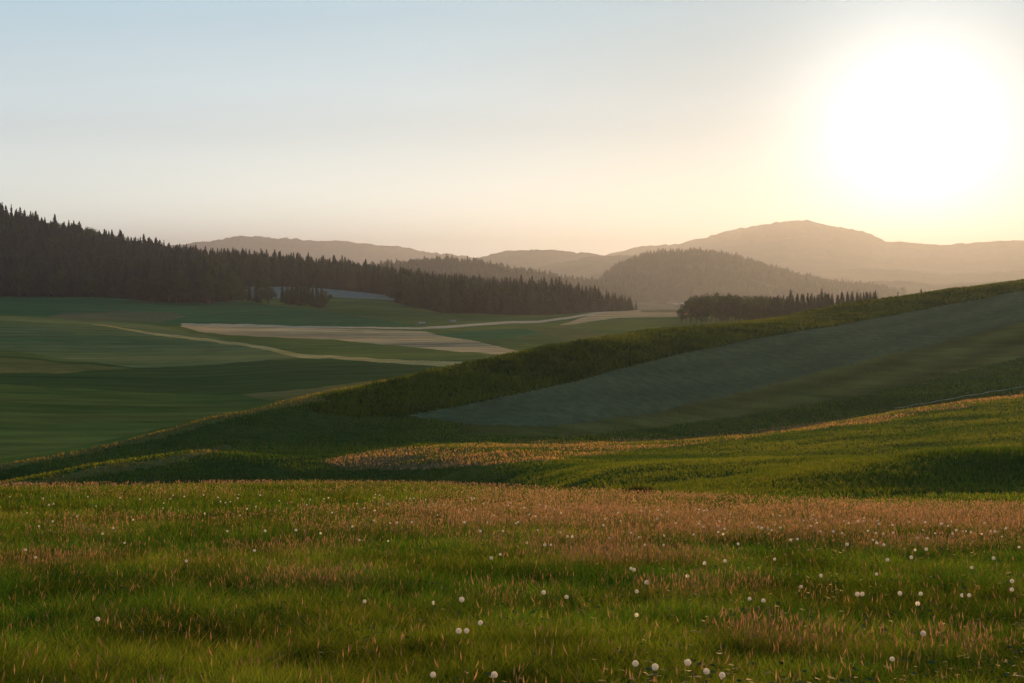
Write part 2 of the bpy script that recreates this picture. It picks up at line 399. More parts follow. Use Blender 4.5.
# ------------------------------------------------------------------ terrain mesh
y_near = np.arange(-66, 20, 1.0)
ys = [20.0]
while ys[-1] < 14200:
    Y = ys[-1]
    st = 0.45 + max(0, Y - 60) * 0.0045
    if 230 < Y < 960: st *= .5
    if Y > 1500: st = Y * 0.011
    ys.append(Y + st)
y_rows = np.concatenate([y_near, ys])
s_in = np.arange(-0.372, 0.3721, 0.00085)
s_out = 0.372 * (1.02 ** np.arange(1, 52))
s_cols = np.concatenate([-s_out[::-1], s_in, s_out])
S, YY = np.meshgrid(s_cols, y_rows)
XX = S * (YY + 70.0 * np.clip(1.2 - YY / 1500.0, 0, 1))
ny, nx = XX.shape
Xf = XX.ravel(); Yf = YY.ravel()
Zf = terrain(Xf, Yf)
cls = classify(Xf, Yf, Zf)
V = np.stack([Xf, Yf, Zf], 1)
idx = np.arange(ny * nx).reshape(ny, nx)
quads = np.stack([idx[:-1, :-1], idx[:-1, 1:], idx[1:, 1:], idx[1:, :-1]], -1).reshape(-1, 4)
# face class by majority-ish (first corner)
fc = cls[quads[:, 0]]
# vertex normals of the whole sheet, shared by the field meshes so that seams stay smooth
P3 = V.reshape(ny, nx, 3)
du = np.gradient(P3, axis=1); dv = np.gradient(P3, axis=0)
NR = np.cross(du, dv); NR /= np.linalg.norm(NR, axis=-1, keepdims=True); NR = NR.reshape(-1, 3)
for ci, nm in enumerate(FIELDS):
    q = quads[fc == ci]
    if len(q) == 0: continue
    used, inv = np.unique(q.ravel(), return_inverse=True)
    me = mesh_from(nm, V[used], inv, np.full(len(q), 4), GM[nm])
    try: me.normals_split_custom_set_from_vertices(NR[used].tolist())
    except Exception as e: print('normals', e)
    o = link(nm, me); tag(o, GLAB[nm], 'ground', kind='structure')


# ------------------------------------------------------------------ vegetation strips
def blades(P, h, w, lean, tint, rg):
    n = len(P)
    a = rg.uniform(0, 2 * np.pi, n); la = rg.uniform(0, 2 * np.pi, n)
    dx = np.cos(a) * w / 2; dy = np.sin(a) * w / 2
    lx = np.cos(la) * lean; ly = np.sin(la) * lean
    V = np.empty((n, 5, 3), np.float32)
    V[:, 0] = P + np.stack([-dx, -dy, -0.03 + 0 * dx], 1)
    V[:, 1] = P + np.stack([dx, dy, -0.03 + 0 * dx], 1)
    V[:, 2] = P + np.stack([lx * .35 + dx * .8, ly * .35 + dy * .8, h * .6], 1)
    V[:, 3] = P + np.stack([lx * .35 - dx * .8, ly * .35 - dy * .8, h * .6], 1)
    V[:, 4] = P + np.stack([lx, ly, h], 1)
    b = np.arange(n)[:, None] * 5
    F_ = np.concatenate([b + np.array([[0, 1, 2, 3]]), b + np.array([[3, 2, 4]])], 1).ravel()
    lt = np.tile([4, 3], n)
    return V.reshape(-1, 3), F_, lt, np.repeat(tint, 5, axis=0)


def sample_ground(n, y0, y1, rg, span=0.41, knee=55.0, pw=0.8):
    u = np.linspace(0, 1, 4000); ly = np.log(y0) + u * (np.log(y1) - np.log(y0)); yy = np.exp(ly)
    p = 1 / np.minimum(yy, knee) ** pw
    cdf = np.cumsum(p); cdf /= cdf[-1]
    Y = np.exp(np.interp(rg.random(n), cdf, ly))
    x = rg.uniform(-span, span, n) * (Y + 2)
    return x, Y


# patches of seeding grass in the meadow: picture position of the patch, radii in metres
PATCH = [(40, 575, 1.0, .35), (100, 562, .7, .3), (60, 545, 1.2, .5), (580, 556, 1.5, .8), (610, 570, .9, .5), (700, 605, 1.2, .6), (560, 535, 1.6, .7), (690, 545, 1.2, .8),
         (520, 560, 1.2, .6), (860, 540, 3, .8), (940, 560, 1, .5), (780, 548, 2.5, .8), (300, 560, 1.4, .6), (400, 540, 2.0, .7), (160, 530, 2.5, .8),
         (960, 672, .5, .3), (815, 672, .5, .4), (750, 660, .4, .2), (240, 575, 1, .5), (470, 527, 3, 1.2), (640, 575, 1.5, .5), (730, 520, 6, 1.2),
         (880, 524, 6, 1.5), (600, 505, 5, 2), (990, 530, 4, 1.0), (640, 525, 5, 1.3), (330, 600, .7, .3), (500, 615, .5, .3)]


def pinkness(x, Y, z):
    px, py = project(x, Y, z)
    c = np.clip(col_of(x, Y), -300, 1323); i0 = ((c + 300) / 2).astype(int); br = TD[3][i0]
    t = Y / br
    band = np.exp(-((t - 0.92) / 0.11) ** 2) * np.interp(c, [200, 500], [.42, .62]) + np.exp(-((t - 0.70) / 0.10) ** 2) * 0.24 + np.exp(-((t - 1.25) / 0.12) ** 2) * 0.25 * (c > 420)
    band = np.where(t > 1.6, 0, band)
    f = band * (0.55 + 3.2 * fbm(x / 5.0, Y / 1.5, 71, 3)) + 0.30 * fbm(x / 3.0, Y / 1.6, 72, 3) * (Y < br * 1.05)
    for (c_, r_, rx, ry) in PATCH:
        k_ = -K(r_); d = 1.55 / (k_ - 0.125) if k_ > .137 else 60
        d = min(d, 58)
        xx = (c_ - 512) / F * d
        f = f + 0.62 * np.exp(-((x - xx) / (rx * 1.0)) ** 2 - ((Y - d) / (ry * d * 0.08 + .3)) ** 2) * (0.7 + .8 * fbm(x / 0.8, Y / 0.8, 73, 2))
    return f


rg = np.random.default_rng(3)
G1 = 1_000_000
x, Y = sample_ground(G1, 5.5, 66, rg, pw=0.9)
z = terrain(x, Y)
pk = pinkness(x, Y, z)
pix = Y / F
cl = fbm(x / 0.35, Y / 0.35, 81, 2)
hgt = (0.13 + 0.15 * rg.random(G1) ** 2 + 0.12 * cl) * np.interp(Y, [20, 55], [1, .7]) * np.clip(1 + 0.25 * fbm(x / 4, Y / 4, 82, 2), .6, 1.4)
hgt = np.clip(hgt, 0.06, 0.42)
wid = np.maximum(0.004 + 0.005 * rg.random(G1) ** 2, 0.7 * pix)
v = rg.random(G1)[:, None]; pt = fbm(x / 6, Y / 3, 83, 3)[:, None]; lf = fbm(x / 1.2, Y / .9, 84, 2)[:, None]
g_a = np.array([[.036, .098, .012]]); g_b = np.array([[.115, .160, .020]]); g_c = np.array([[.26, .19, .075]])
tt = np.clip(v * .9 + pt * .8 + lf * .6 + .0, 0, 1)
tint = (g_a * (1 - tt) + g_b * tt) * (.65 + .7 * rg.random(G1)[:, None]) * np.clip(1 + 1.1 * fbm(x / .9, Y / .7, 85, 2), .5, 1.6)[:, None]
dry = (rg.random(G1) < 0.05 + 0.30 * np.clip(pk, 0, 1))[:, None]
tint = np.where(dry, g_c * (0.6 + .6 * rg.random(G1)[:, None]), tint)
Vb, Fb, lb, cb = blades(np.stack([x, Y, z], 1), hgt, wid, hgt * rg.uniform(.1, 1.0, G1), tint, rg)
grass_m = leaf_mat('grass_blades', None, attr=True, trans=0.5, tcol=(1.25, 1.2, .55))
me = mesh_from('meadow_grass', Vb, Fb, lb, grass_m, colors=cb)
tag(link('meadow_grass', me), 'dense green meadow grass covering the whole foreground', 'grass', kind='stuff')

# coarser tussocks on the slopes beyond the brow
G2 = 330_000
x, Y = sample_ground(G2, 60, 230, rg, span=.43, pw=0)
z = terrain(x, Y); k = classify(x, Y, z)
c = np.clip(col_of(x, Y), -300, 1323); i0 = ((c + 300) / 2).astype(int)
keep = (Y < TD[9][i0] + 6) & np.isin(k, [FI['meadow'], FI['flowering_verge'], FI['olive_sunpaint_bank'], FI['mown_slope']])
keep &= ~((k == FI['mown_slope']) & (rg.random(G2) < .5))
x, Y, z, k = x[keep], Y[keep], z[keep], k[keep]; n = len(x)
hgt = (0.12 + 0.14 * rg.random(n)) * np.clip(1 + fbm(x / 3, Y / 3, 91, 2), .4, 1.8); hgt[k == FI['mown_slope']] *= .35
wid = np.maximum(.02, 1.0 * Y / F)
v = rg.random(n)[:, None]; pt = fbm(x / 12, Y / 6, 92, 3)[:, None]
tt = np.clip(v * .6 + pt * 1.0 + .2, 0, 1)
tint = np.array([[.034, .085, .012]]) * (1 - tt) + np.array([[.155, .185, .024]]) * tt
pinkc = np.array([[.36, .22, .11]])
isv = (k == FI['flowering_verge'])[:, None]
vp = np.clip(.42 + 1.1 * fbm(x / 7, Y / 3, 97, 3), .05, .9)[:, None]
tint = np.where(isv & (rg.random(n)[:, None] < vp), pinkc * (.7 + .7 * v), tint)
tint = np.where((rg.random(n)[:, None] < .004), pinkc * .6, tint)
tint = np.where((k == FI['olive_sunpaint_bank'])[:, None], np.array([[.17, .15, .05]]) * (.7 + .6 * v), tint)  # band tussocks share that lightened tone, painted crest sun included
Vb, Fb, lb, cb = blades(np.stack([x, Y, z], 1), hgt, wid, hgt * .6, tint, rg)
me = mesh_from('tussock_grass', Vb, Fb, lb, grass_m, colors=cb)
tag(link('tussock_grass', me), 'rough grass tussocks and pinkish grass on the slopes beyond the brow', 'grass', kind='stuff')


# seeding stalks: stem + panicle
def stalks(P, h, w, tint, rg, big=1.0):
    n = len(P); a = rg.uniform(0, np.pi, n); la = rg.uniform(0, 2 * np.pi, n); ln = h * rg.uniform(.05, .3, n)
    lx, ly = np.cos(la) * ln, np.sin(la) * ln
    ph = h * 0.17 * big; pw = np.maximum(0.0038 * big, w * .8)
    Vs = np.empty((n, 11, 3), np.float32)
    dx, dy = np.cos(a), np.sin(a); Z0 = 0 * dx
    Vs[:, 0] = P + np.stack([-dx * w * .4, -dy * w * .4, Z0 - .02], 1)
    Vs[:, 1] = P + np.stack([dx * w * .4, dy * w * .4, Z0 - .02], 1)
    top = P + np.stack([lx, ly, h], 1); Vs[:, 2] = top
    for j, (ex, ey) in enumerate(((dx, dy), (-dy, dx))):
        o = 3 + j * 4
        Vs[:, o] = top - np.stack([lx * .3, ly * .3, ph], 1)
        Vs[:, o + 1] = top - np.stack([lx * .1, ly * .1, ph * .55], 1) + np.stack([ex * pw, ey * pw, Z0], 1)
        Vs[:, o + 2] = top + np.stack([lx * .05, ly * .05, ph * .15], 1)
        Vs[:, o + 3] = top - np.stack([lx * .1, ly * .1, ph * .5], 1) - np.stack([ex * pw, ey * pw, Z0], 1)
    b = np.arange(n)[:, None] * 11
    F_ = np.concatenate([b + np.array([[0, 1, 2]]), b + np.array([[3, 4, 5, 6]]), b + np.array([[7, 8, 9, 10]])], 1).ravel()
    lt = np.tile([3, 4, 4], n)
    t = np.repeat(tint[:, None, :], 11, axis=1); t[:, :3] = t[:, :3] * .5 + np.array([.07, .07, .02])
    return Vs.reshape(-1, 3), F_, lt, t.reshape(-1, 3)


G3 = 800_000
x, Y = sample_ground(G3, 5.5, 75, rg, pw=.6)
z = terrain(x, Y); pk = pinkness(x, Y, z)
keep = rg.random(G3) < np.clip((pk - .14) * .62, 0.007, .5) * np.interp(Y, [9, 22], [.6, 1])
x, Y, z, pk = x[keep], Y[keep], z[keep], pk[keep]; n = len(x); print('stalks', n)
hgt = (0.22 + .18 * rg.random(n)) * np.interp(Y, [15, 50], [1, .8]); wid = np.maximum(.002, .45 * Y / F)
v = rg.random(n)[:, None]
tint = np.array([[.36, .235, .155]]) * (1 - v) + np.array([[.36, .30, .16]]) * v
tint = tint * (.7 + .6 * rg.random(n)[:, None]) * np.interp(Y, [18, 32], [1, 1.3])[:, None] * np.array([[1, .92, .9]])  # stalks lightened with distance, painting in the strong sun along the brow
Vb, Fb, lb, cb = stalks(np.stack([x, Y, z], 1), hgt, wid, tint, rg)
seed_m = leaf_mat('seed_heads', None, attr=True, trans=0.45, tcol=(1.1, .95, .75))
me = mesh_from('seeding_grass', Vb, Fb, lb, seed_m, colors=cb)
tag(link('seeding_grass', me), 'pinkish brown seeding grass in drifts across the meadow', 'grass', kind='stuff')

# broad low leaves between the nearest grass
nb = 26_000
x, Y = sample_ground(nb, 5.5, 24, rg, span=.42, pw=.9)
z = terrain(x, Y); kp = rg.random(nb) < np.clip(.35 + 1.6 * fbm(x / 1.1, Y / 1.1, 88, 3) + .25 * (x / Y > .12), 0, 1); x, Y, z = x[kp], Y[kp], z[kp]; nb = len(x)
a = rg.uniform(0, 6.283, nb); tl = rg.uniform(-.1, .55, nb); ln = rg.uniform(.02, .055, nb); wl = ln * rg.uniform(.28, .5, nb); hh_ = rg.uniform(.05, .24, nb)
ca, sa = np.cos(a), np.sin(a); base = np.stack([x, Y, z + hh_], 1)
along = np.stack([ca * np.cos(tl), sa * np.cos(tl), np.sin(tl)], 1); side = np.stack([-sa, ca, rg.uniform(-.3, .3, nb)], 1)
Vl = np.empty((nb, 6, 3), np.float32)
for j, (u1, u2) in enumerate(((0, .12), (.35, 1), (.75, .8), (1.05, 0), (.75, -.8), (.35, -1))):
    Vl[:, j] = base + along * (ln * u1)[:, None] * 1.0 + side * (wl * u2)[:, None] - np.array([0, 0, 1.0]) * (ln * .25 * u1 * u1)[:, None]
tl_ = np.array([[.040, .070, .022]]) * (.7 + .8 * rg.random(nb)[:, None])
leaf_g = leaf_mat('low_leaves', None, attr=True, trans=.25, tcol=(1.2, 1.2, .5))
for nd in leaf_g.node_tree.nodes:
    if nd.type == 'BSDF_PRINCIPLED': nd.inputs['Roughness'].default_value = .75; nd.inputs['Specular IOR Level'].default_value = .12
me = mesh_from('meadow_herbs', Vl.reshape(-1, 3), np.arange(nb * 6), np.full(nb, 6), leaf_g, colors=np.repeat(tl_, 6, axis=0))
tag(link('meadow_herbs', me), 'low broad leaves of meadow herbs glinting among the nearest grass', 'herbs', kind='stuff')

# one dark tall weed clump on the brow
wx, wy = (640 - 512) / F * 50, 50.0
wz = float(terrain(np.array([wx]), np.array([wy]))[0]); nw_ = 420
P_ = np.stack([rg.normal(0, .26, nw_), rg.normal(0, .16, nw_), np.zeros(nw_)], 1)
Vb, Fb, lb, cb = blades(P_, rg.uniform(.15, .5, nw_), rg.uniform(.02, .04, nw_), rg.uniform(.05, .25, nw_), np.tile([[.030, .034, .014]], (nw_, 1)) * (.7 + .7 * rg.random(nw_)[:, None]), rg)
wo_ = link('weed_clump', mesh_from('weed_clump', Vb, Fb, lb, grass_m, colors=cb)); wo_.location = (wx, wy, wz)
tag(wo_, 'dark clump of tall weeds standing alone at the top edge of the meadow', 'weed')

# crop leaves on the ridge
G4 = 260_000
rgc = np.random.default_rng(12)
Y = rgc.uniform(140, 372, G4); x = rgc.uniform(-.16, .44, G4) * Y
z = terrain(x, Y); k = classify(x, Y, z)
keep = k == FI['crop_field']; x, Y, z = x[keep], Y[keep], z[keep]; n = len(x); print('crop', n)
row_d = 0.5 + 0.5 * np.sin((x * .5 + Y * .87) * 2 * np.pi / 3.0)
hgt = .38 + .34 * rgc.random(n) + .3 * fbm(x / 3, Y / 3, 95, 3) + .2 * fbm(x / 14, Y / 14, 98, 2); wid = .16 + .18 * rgc.random(n)
v = np.clip(rgc.random(n)[:, None] * .7 + 1.3 * fbm(x / 9, Y / 9, 96, 3)[:, None] + .15, 0, 1)
tint = np.array([[.024, .052, .009]]) * (1 - v) + np.array([[.095, .125, .018]]) * v
Vb, Fb, lb, cb = blades(np.stack([x, Y, z], 1), hgt, wid, .30 + .2 * rgc.random(n), tint, rgc)
me = mesh_from('crop_leaves', Vb, Fb, lb, grass_m, colors=cb)
tag(link('crop_leaves', me), 'leafy dark green crop plants along the ridge crest', 'crop', kind='stuff')

# ------------------------------------------------------------------ trees
bark = simple_mat('bark', (.055, .042, .032), .9, .3, 3, .4)
spruce_m = leaf_mat('spruce_needles', (.016, .033, .020), trans=.18, var=.45)
leafy_m = leaf_mat('broad_leaves', (.026, .052, .018), trans=.35, var=.40)


def tube(p0, p1, r0, r1, seg=7, nr=4, bend=0.0):
    Vt = []; Ft = []; 
    p0 = np.array(p0, float); p1 = np.array(p1, float); ax = p1 - p0; L_ = np.linalg.norm(ax); ax /= L_
    u = np.cross(ax, [0.3, .9, .1]); u /= np.linalg.norm(u); w = np.cross(ax, u)
    for i in range(nr + 1):
        t = i / nr; c = p0 + (p1 - p0) * t + u * bend * math.sin(t * math.pi)
        r = r0 + (r1 - r0) * t
        for j in range(seg):
            a = 2 * math.pi * j / seg
            Vt.append(c + (u * math.cos(a) + w * math.sin(a)) * r)
    for i in range(nr):
        for j in range(seg):
            Ft.append((i * seg + j, i * seg + (j + 1) % seg, (i + 1) * seg + (j + 1) % seg, (i + 1) * seg + j))
    return Vt, Ft


def build(name, parts, mat, smooth=False):
    V_, F_ = [], []
    for v, f in parts:
        o = len(V_); V_ += [tuple(p) for p in v]; F_ += [tuple(i + o for i in t) for t in f]
    me = bpy.data.meshes.new(name); me.from_pydata(V_, [], F_); me.update()
    if smooth: me.polygons.foreach_set('use_smooth', np.ones(len(me.polygons), bool))
    me.materials.append(mat)
    return me


def spruce(seed):
    r = np.random.default_rng(seed); Ht = 22.0
    trunk = build('trunk', [tube((0, 0, -1.0), (r.uniform(-.2, .2), r.uniform(-.2, .2), Ht * .97), .30, .04, 7, 6, .15)], bark, True)
    V_, F_ = [], []
    base = r.uniform(.8, 2.5); R = r.uniform(2.5, 3.3); pw = r.uniform(.75, 1.0)
    nw = 24
    for i in range(nw):
        t = i / (nw - 1); hz = base + (Ht - .5 - base) * t ** .92
        rad = R * (1 - t) ** pw * r.uniform(.78, 1.12) + .22
        nb = int(10 - 4 * t); a0 = r.uniform(0, 6.28)
        for j in range(nb):
            a = a0 + 2 * math.pi * j / nb + r.uniform(-.25, .25); L_ = rad * r.uniform(.65, 1.15)
            ca, sa = math.cos(a), math.sin(a); dr = L_ * r.uniform(.18, .42); hw = .26 * L_ + .22
            o = len(V_)
            pz = hz + r.uniform(-.3, .3)
            def pt(q, s, d): return (ca * q - sa * s, sa * q + ca * s, pz + d)
            V_ += [pt(0, 0, .35), pt(L_ * .45, -hw, -dr * .55 - .25), pt(L_ * .5, 0, -dr * .18 + .15), pt(L_ * .45, hw, -dr * .55 - .25), pt(L_, 0, -dr), pt(L_ * .82, -hw * .55, -dr - .35), pt(L_ * .82, hw * .55, -dr - .35)]
            F_ += [(o, o + 1, o + 2), (o, o + 2, o + 3), (o + 1, o + 5, o + 2), (o + 2, o + 5, o + 4), (o + 2, o + 4, o + 6), (o + 2, o + 6, o + 3)]
    o = len(V_); s = 8
    for j in range(s):   # dense inner needles
        a = 2 * math.pi * j / s; V_.append((math.cos(a) * R * .45, math.sin(a) * R * .45, base))
    V_.append((0, 0, Ht))
    F_ += [(o + j, o + (j + 1) % s, o + s) for j in range(s)]
    crown = bpy.data.meshes.new('crown'); crown.from_pydata(V_, [], F_); crown.update(); crown.materials.append(spruce_m)
    return trunk, crown, Ht


def broadleaf(seed):
    r = np.random.default_rng(seed); Ht = 14.0
    limbs = [tube((0, 0, -1.0), (r.uniform(-.3, .3), r.uniform(-.3, .3), Ht * .62), .34, .14, 8, 5, .2)]
    blobs = []
    for j in range(9):
        a = j * 2.4 + r.uniform(-.4, .4); q = r.uniform(1.4, 3.6); zz = r.uniform(.35, .86) * Ht
        q *= 1.15 - .6 * abs(zz / Ht - .5)
        e = (math.cos(a) * q, math.sin(a) * q, zz); blobs.append((np.array(e), r.uniform(1.5, 2.4)))
        limbs.append(tube((0, 0, zz * .55), e, .13, .04, 6, 3, .2))
    blobs.append((np.array((0, 0, Ht * .86)), 1.9)); blobs.append((np.array((0, 0, Ht * .55)), 2.8)); blobs.append((np.array((0, 0, Ht * .3)), 2.2))
    trunk = build('trunk', limbs, bark, True)
    n = 1700; V_ = np.empty((n, 4, 3)); 
    for i in range(n):
        c, R = blobs[r.integers(len(blobs))]
        d = r.normal(size=3); d /= np.linalg.norm(d); p = c + d * R * r.uniform(.55, 1.08) * np.array([1, 1, .9])
        s = r.uniform(.18, .42); t1 = r.normal(size=3); t1 /= np.linalg.norm(t1); t2 = np.cross(t1, d + .3 * r.normal(size=3)); t2 /= np.linalg.norm(t2) + 1e-6
        V_[i] = [p - t1 * s, p - t2 * s * .7, p + t1 * s, p + t2 * s * .7]
    crown = mesh_from('crown', V_.reshape(-1, 3), np.arange(n * 4), np.full(n, 4), leafy_m, smooth=False)
    return trunk, crown, Ht


SPR = [spruce(100 + i) for i in range(6)]
BRD = [broadleaf(200 + i) for i in range(5)]
crown_objs = {'s': {}, 'b': {}}
counts = {'s': 0, 'b': 0}


def place(kind, x, Y, h, rz, label, group, wide=1.0):
    P = SPR if kind == 's' else BRD
    vi = counts[kind] % len(P); counts[kind] += 1
    tr, cr, Ht = P[vi]
    z = float(terrain(np.array([x]), np.array([Y]))[0])
    nm = 'spruce_tree' if kind == 's' else 'broadleaf_tree'
    root = bpy.data.objects.new(nm, None); COL.objects.link(root); root.empty_display_size = .5
    root.location = (x, Y, z - .1); root.rotation_euler = (0, 0, rz); s = h / Ht; root.scale = (s * wide, s * wide, s)
    tag(root, label, 'spruce' if kind == 's' else 'tree', group)
    t = link('trunk', tr, root); c = link('crown', cr, root)
    crown_objs[kind].setdefault(vi, c)
    return root


rt = np.random.default_rng(31)


def at(c, d): return (c - 512) / (F * .998) * d


# small copse in front of the pale bluish field
for i, (c, d, h, kd) in enumerate([(243, 795, 10, 'b'), (250, 830, 12, 's'), (262, 800, 12.5, 'b'), (269, 792, 12, 'b'), (257, 806, 13, 's'), (283, 800, 13.5, 's'), (287, 790, 10, 's'),
                                   (293, 782, 12, 's'), (297, 790, 15, 's'), (301, 776, 13, 's'), (305, 784, 12, 's'), (309, 770, 13.5, 's'), (313, 762, 11, 's'),
                                   (317, 756, 13, 's'), (322, 750, 12, 's'), (299, 772, 11, 's'), (290, 775, 10, 'b'), (306, 765, 11, 'b'), (326, 745, 9, 'b'), (319, 742, 9, 's')]):
    if kd == 's': lb_ = 'dark spruce of the small copse standing clear of the forest before the pale bluish field'
    else: lb_ = 'rounded leafy tree of the small copse before the pale bluish field'
    if c == 283: lb_ = 'slender dark spruce at the left end of the copse spruces with pale field beside it'
    if c == 297: lb_ = 'tallest spruce of the small copse, rising above its neighbours'
    place(kd, at(c, d), d, h * 1.05, rt.uniform(0, 6), lb_, 'trees of the small copse' if c not in (283, 297) else None, (.9 if c == 283 else 1.3) if kd == 's' else 1.1)

# leafy trees along the foot of the left hill
for i in range(34):
    c = rt.uniform(150, 238) if i < 22 else rt.uniform(-20, 150)
    d = float(forest_front(c)) - rt.uniform(-4, 26)
    place('b', at(c, d), d, rt.uniform(12, 18), rt.uniform(0, 6), 'rounded dark leafy tree at the foot of the forested left hill', 'leafy trees at the left forest edge')

# grove behind the right ridge
for i in range(46):
    c = 682 + 104 * (i / 45) ** .9 + rt.uniform(-3, 3); d = rt.uniform(560, 640)
    top = np.interp(c, [676, 690, 705, 725, 745, 765, 790], [305, 297, 293, 292.5, 294, 296, 299]) + rt.uniform(-1.5, 3.5)
    gz = float(terrain(np.array([at(c, d)]), np.array([d]))[0])
    h = max(6, d * float(K(top)) - gz)
    place('b', at(c, d), d, h, rt.uniform(0, 6), 'round leafy tree of the grove rising behind the ridge crop', 'leafy trees of the ridge grove', .75)
for i in range(52):
    c = 757 + 116 * i / 51 + rt.uniform(-2, 2); d = rt.uniform(560, 620)
    top = np.interp(c, [755, 790, 820, 850, 872], [296, 294, 292.5, 291.5, 290.5]) + rt.uniform(-1, 2.5)
    if i == 15: c, top = 790, 289
    if i == 28: c, top = 821, 288
    gz = float(terrain(np.array([at(c, d)]), np.array([d]))[0]); h = max(6, d * float(K(top)) - gz)
    lb_ = 'spruce in the low row peeping over the crop on the ridge'
    gp = 'spruces behind the ridge crop'
    if i == 15: lb_, gp = 'pointed spruce standing tallest where leafy grove turns to spruces behind the ridge', None
    if i == 28: lb_, gp = 'broad dark spruce, tallest in the row behind the right ridge crest', None
    place('s', at(c, d), d, h, rt.uniform(0, 6), lb_, gp, 1.9)
for c, top, lb_ in ((897, 291.2, 'lone treetop just showing over the ridge crop right of the grove'), (920, 288.5, 'rightmost lone treetop showing over the ridge crop')):
    d = 600; gz = float(terrain(np.array([at(c, d)]), np.array([d]))[0]); place('s', at(c, d), d, d * float(K(top)) - gz, 1, lb_, None, 1.5)
# lone small trees at the right end of the middle forest
for c, d, h, lb_ in ((636, 905, 7, 'small lone spruce just right of the middle forest end'),):
    place('s', at(c, d), d, h, 1, lb_, None)

# individual front-row spruces of the forests (the ones that show largest), the rest is one mass
cand = []
sp = 5.6
for yy in np.arange(735, 1460, sp):
    for xx in np.arange(-520, 100, sp):
        cand.append((xx + rt.uniform(-2.2, 2.2), yy + rt.uniform(-2.2, 2.2)))
cand = np.array(cand); cc_ = col_of(cand[:, 0], cand[:, 1])
msk = forest_mask(cand[:, 0], cand[:, 1]) & (cc_ > -150) & (rt.random(len(cand)) < .82)
cand = cand[msk]; cc_ = cc_[msk]
ff = forest_front(cc_); depth_in = cand[:, 1] - ff
hts = 20.5 * (0.66 + .50 * rt.random(len(cand)) ** 1.3) * (1 + .30 * fbm(cand[:, 0] / 28, cand[:, 1] / 28, 55, 2))
hts = np.where(cc_ > 560, hts * np.interp(cc_, [560, 632], [.85, .42]), hts)
hts = np.where(cc_ < 60, hts * 1.05, hts)
hts = hts * np.interp(cc_, [340, 430, 560, 575], [1, .86, .88, 1])
order = np.argsort(depth_in + 2.0 * rt.random(len(cand)) + np.where((cc_ < -5) | (cc_ > 640), 1e4, 0))
n_ind = 236
ind = order[:n_ind]; rest = np.setdiff1d(np.arange(len(cand)), ind)
for i in ind:
    x_, y_ = cand[i]; c = cc_[i]
    if c < 240: lb_, gp = 'dark spruce in the front row of the forest covering the left hill', 'front row spruces of the left hill'
    elif c < 396: lb_, gp = 'dark spruce in the front row behind the pale bluish field', 'front row spruces behind the pale field'
    else: lb_, gp = 'tall dark spruce in the front row of the middle forest above the pale track', 'front row spruces of the middle forest'
    place('s', float(x_), float(y_), float(hts[i]), rt.uniform(0, 6), lb_, gp, rt.uniform(1.15, 1.8))
print('forest rest', len(rest), counts)


def instance_mass(name, pts, scl, kinds, label, cat):
    """one object: trees of a wood too dense to count, set by geometry nodes"""
    me = bpy.data.meshes.new(name); n = len(pts)
    me.vertices.add(n); me.vertices.foreach_set('co', np.asarray(pts, np.float32).ravel())
    a = me.attributes.new('tree_scale', 'FLOAT_VECTOR', 'POINT'); a.data.foreach_set('vector', np.asarray(scl, np.float32).ravel())
    a = me.attributes.new('tree_turn', 'FLOAT_VECTOR', 'POINT'); t = np.zeros((n, 3), np.float32); t[:, 2] = rt.uniform(0, 6.28, n); a.data.foreach_set('vector', t.ravel())
    a = me.attributes.new('tree_kind', 'INT', 'POINT'); a.data.foreach_set('value', np.asarray(kinds, np.int32))
    o = link(name, me)
    ng = bpy.data.node_groups.new(name, 'GeometryNodeTree')
    ng.interface.new_socket('Geometry', in_out='INPUT', socket_type='NodeSocketGeometry'); ng.interface.new_socket('Geometry', in_out='OUTPUT', socket_type='NodeSocketGeometry')
    N = ng.nodes.new; L = ng.links.new
    gi = N('NodeGroupInput'); go = N('NodeGroupOutput'); jn = N('GeometryNodeJoinGeometry'); ip = N('GeometryNodeInstanceOnPoints')
    objs = [crown_objs['s'][i] for i in range(6)] + [crown_objs['b'][i] for i in range(5)]
    sw = None
    src = []
    for ob in objs:
        oi = N('GeometryNodeObjectInfo'); oi.inputs['Object'].default_value = ob; oi.inputs['As Instance'].default_value = True
        oi.transform_space = 'ORIGINAL'; src.append(oi)
    for oi in reversed(src): L(oi.outputs['Geometry'], jn.inputs[0])
    def na(nm, dt):
        q = N('GeometryNodeInputNamedAttribute'); q.data_type = dt; q.inputs['Name'].default_value = nm; return q.outputs['Attribute']
    L(gi.outputs[0], ip.inputs['Points']); L(jn.outputs[0], ip.inputs['Instance']); ip.inputs['Pick Instance'].default_value = True
    L(na('tree_kind', 'INT'), ip.inputs['Instance Index']); L(na('tree_turn', 'FLOAT_VECTOR'), ip.inputs['Rotation']); L(na('tree_scale', 'FLOAT_VECTOR'), ip.inputs['Scale'])
    L(ip.outputs[0], go.inputs[0])
    md = o.modifiers.new('trees', 'NODES'); md.node_group = ng
    tag(o, label, cat, kind='stuff')
    return o


def mass_points(xy, hts_):
    z = terrain(xy[:, 0], xy[:, 1]) - .2
    n = len(xy); br = rt.random(n) < .30 + .7 * vnoise(xy[:, 0] / 45, xy[:, 1] / 45, 77)
    kd = np.where(br, 6 + rt.integers(0, 5, n), rt.integers(0, 6, n))
    s = np.where(br, hts_ * .85 / 14, hts_ / 22)
    wd = np.where(br, 1.0, rt.uniform(1.3, 2.2, n))
    return np.column_stack([xy, z]), np.column_stack([s * wd, s * wd, s]), kd


p_, s_, k_ = mass_points(cand[rest], hts[rest])
instance_mass('forest', p_, s_, k_, 'dark dense forest covering the left hill and running along behind the valley', 'forest')

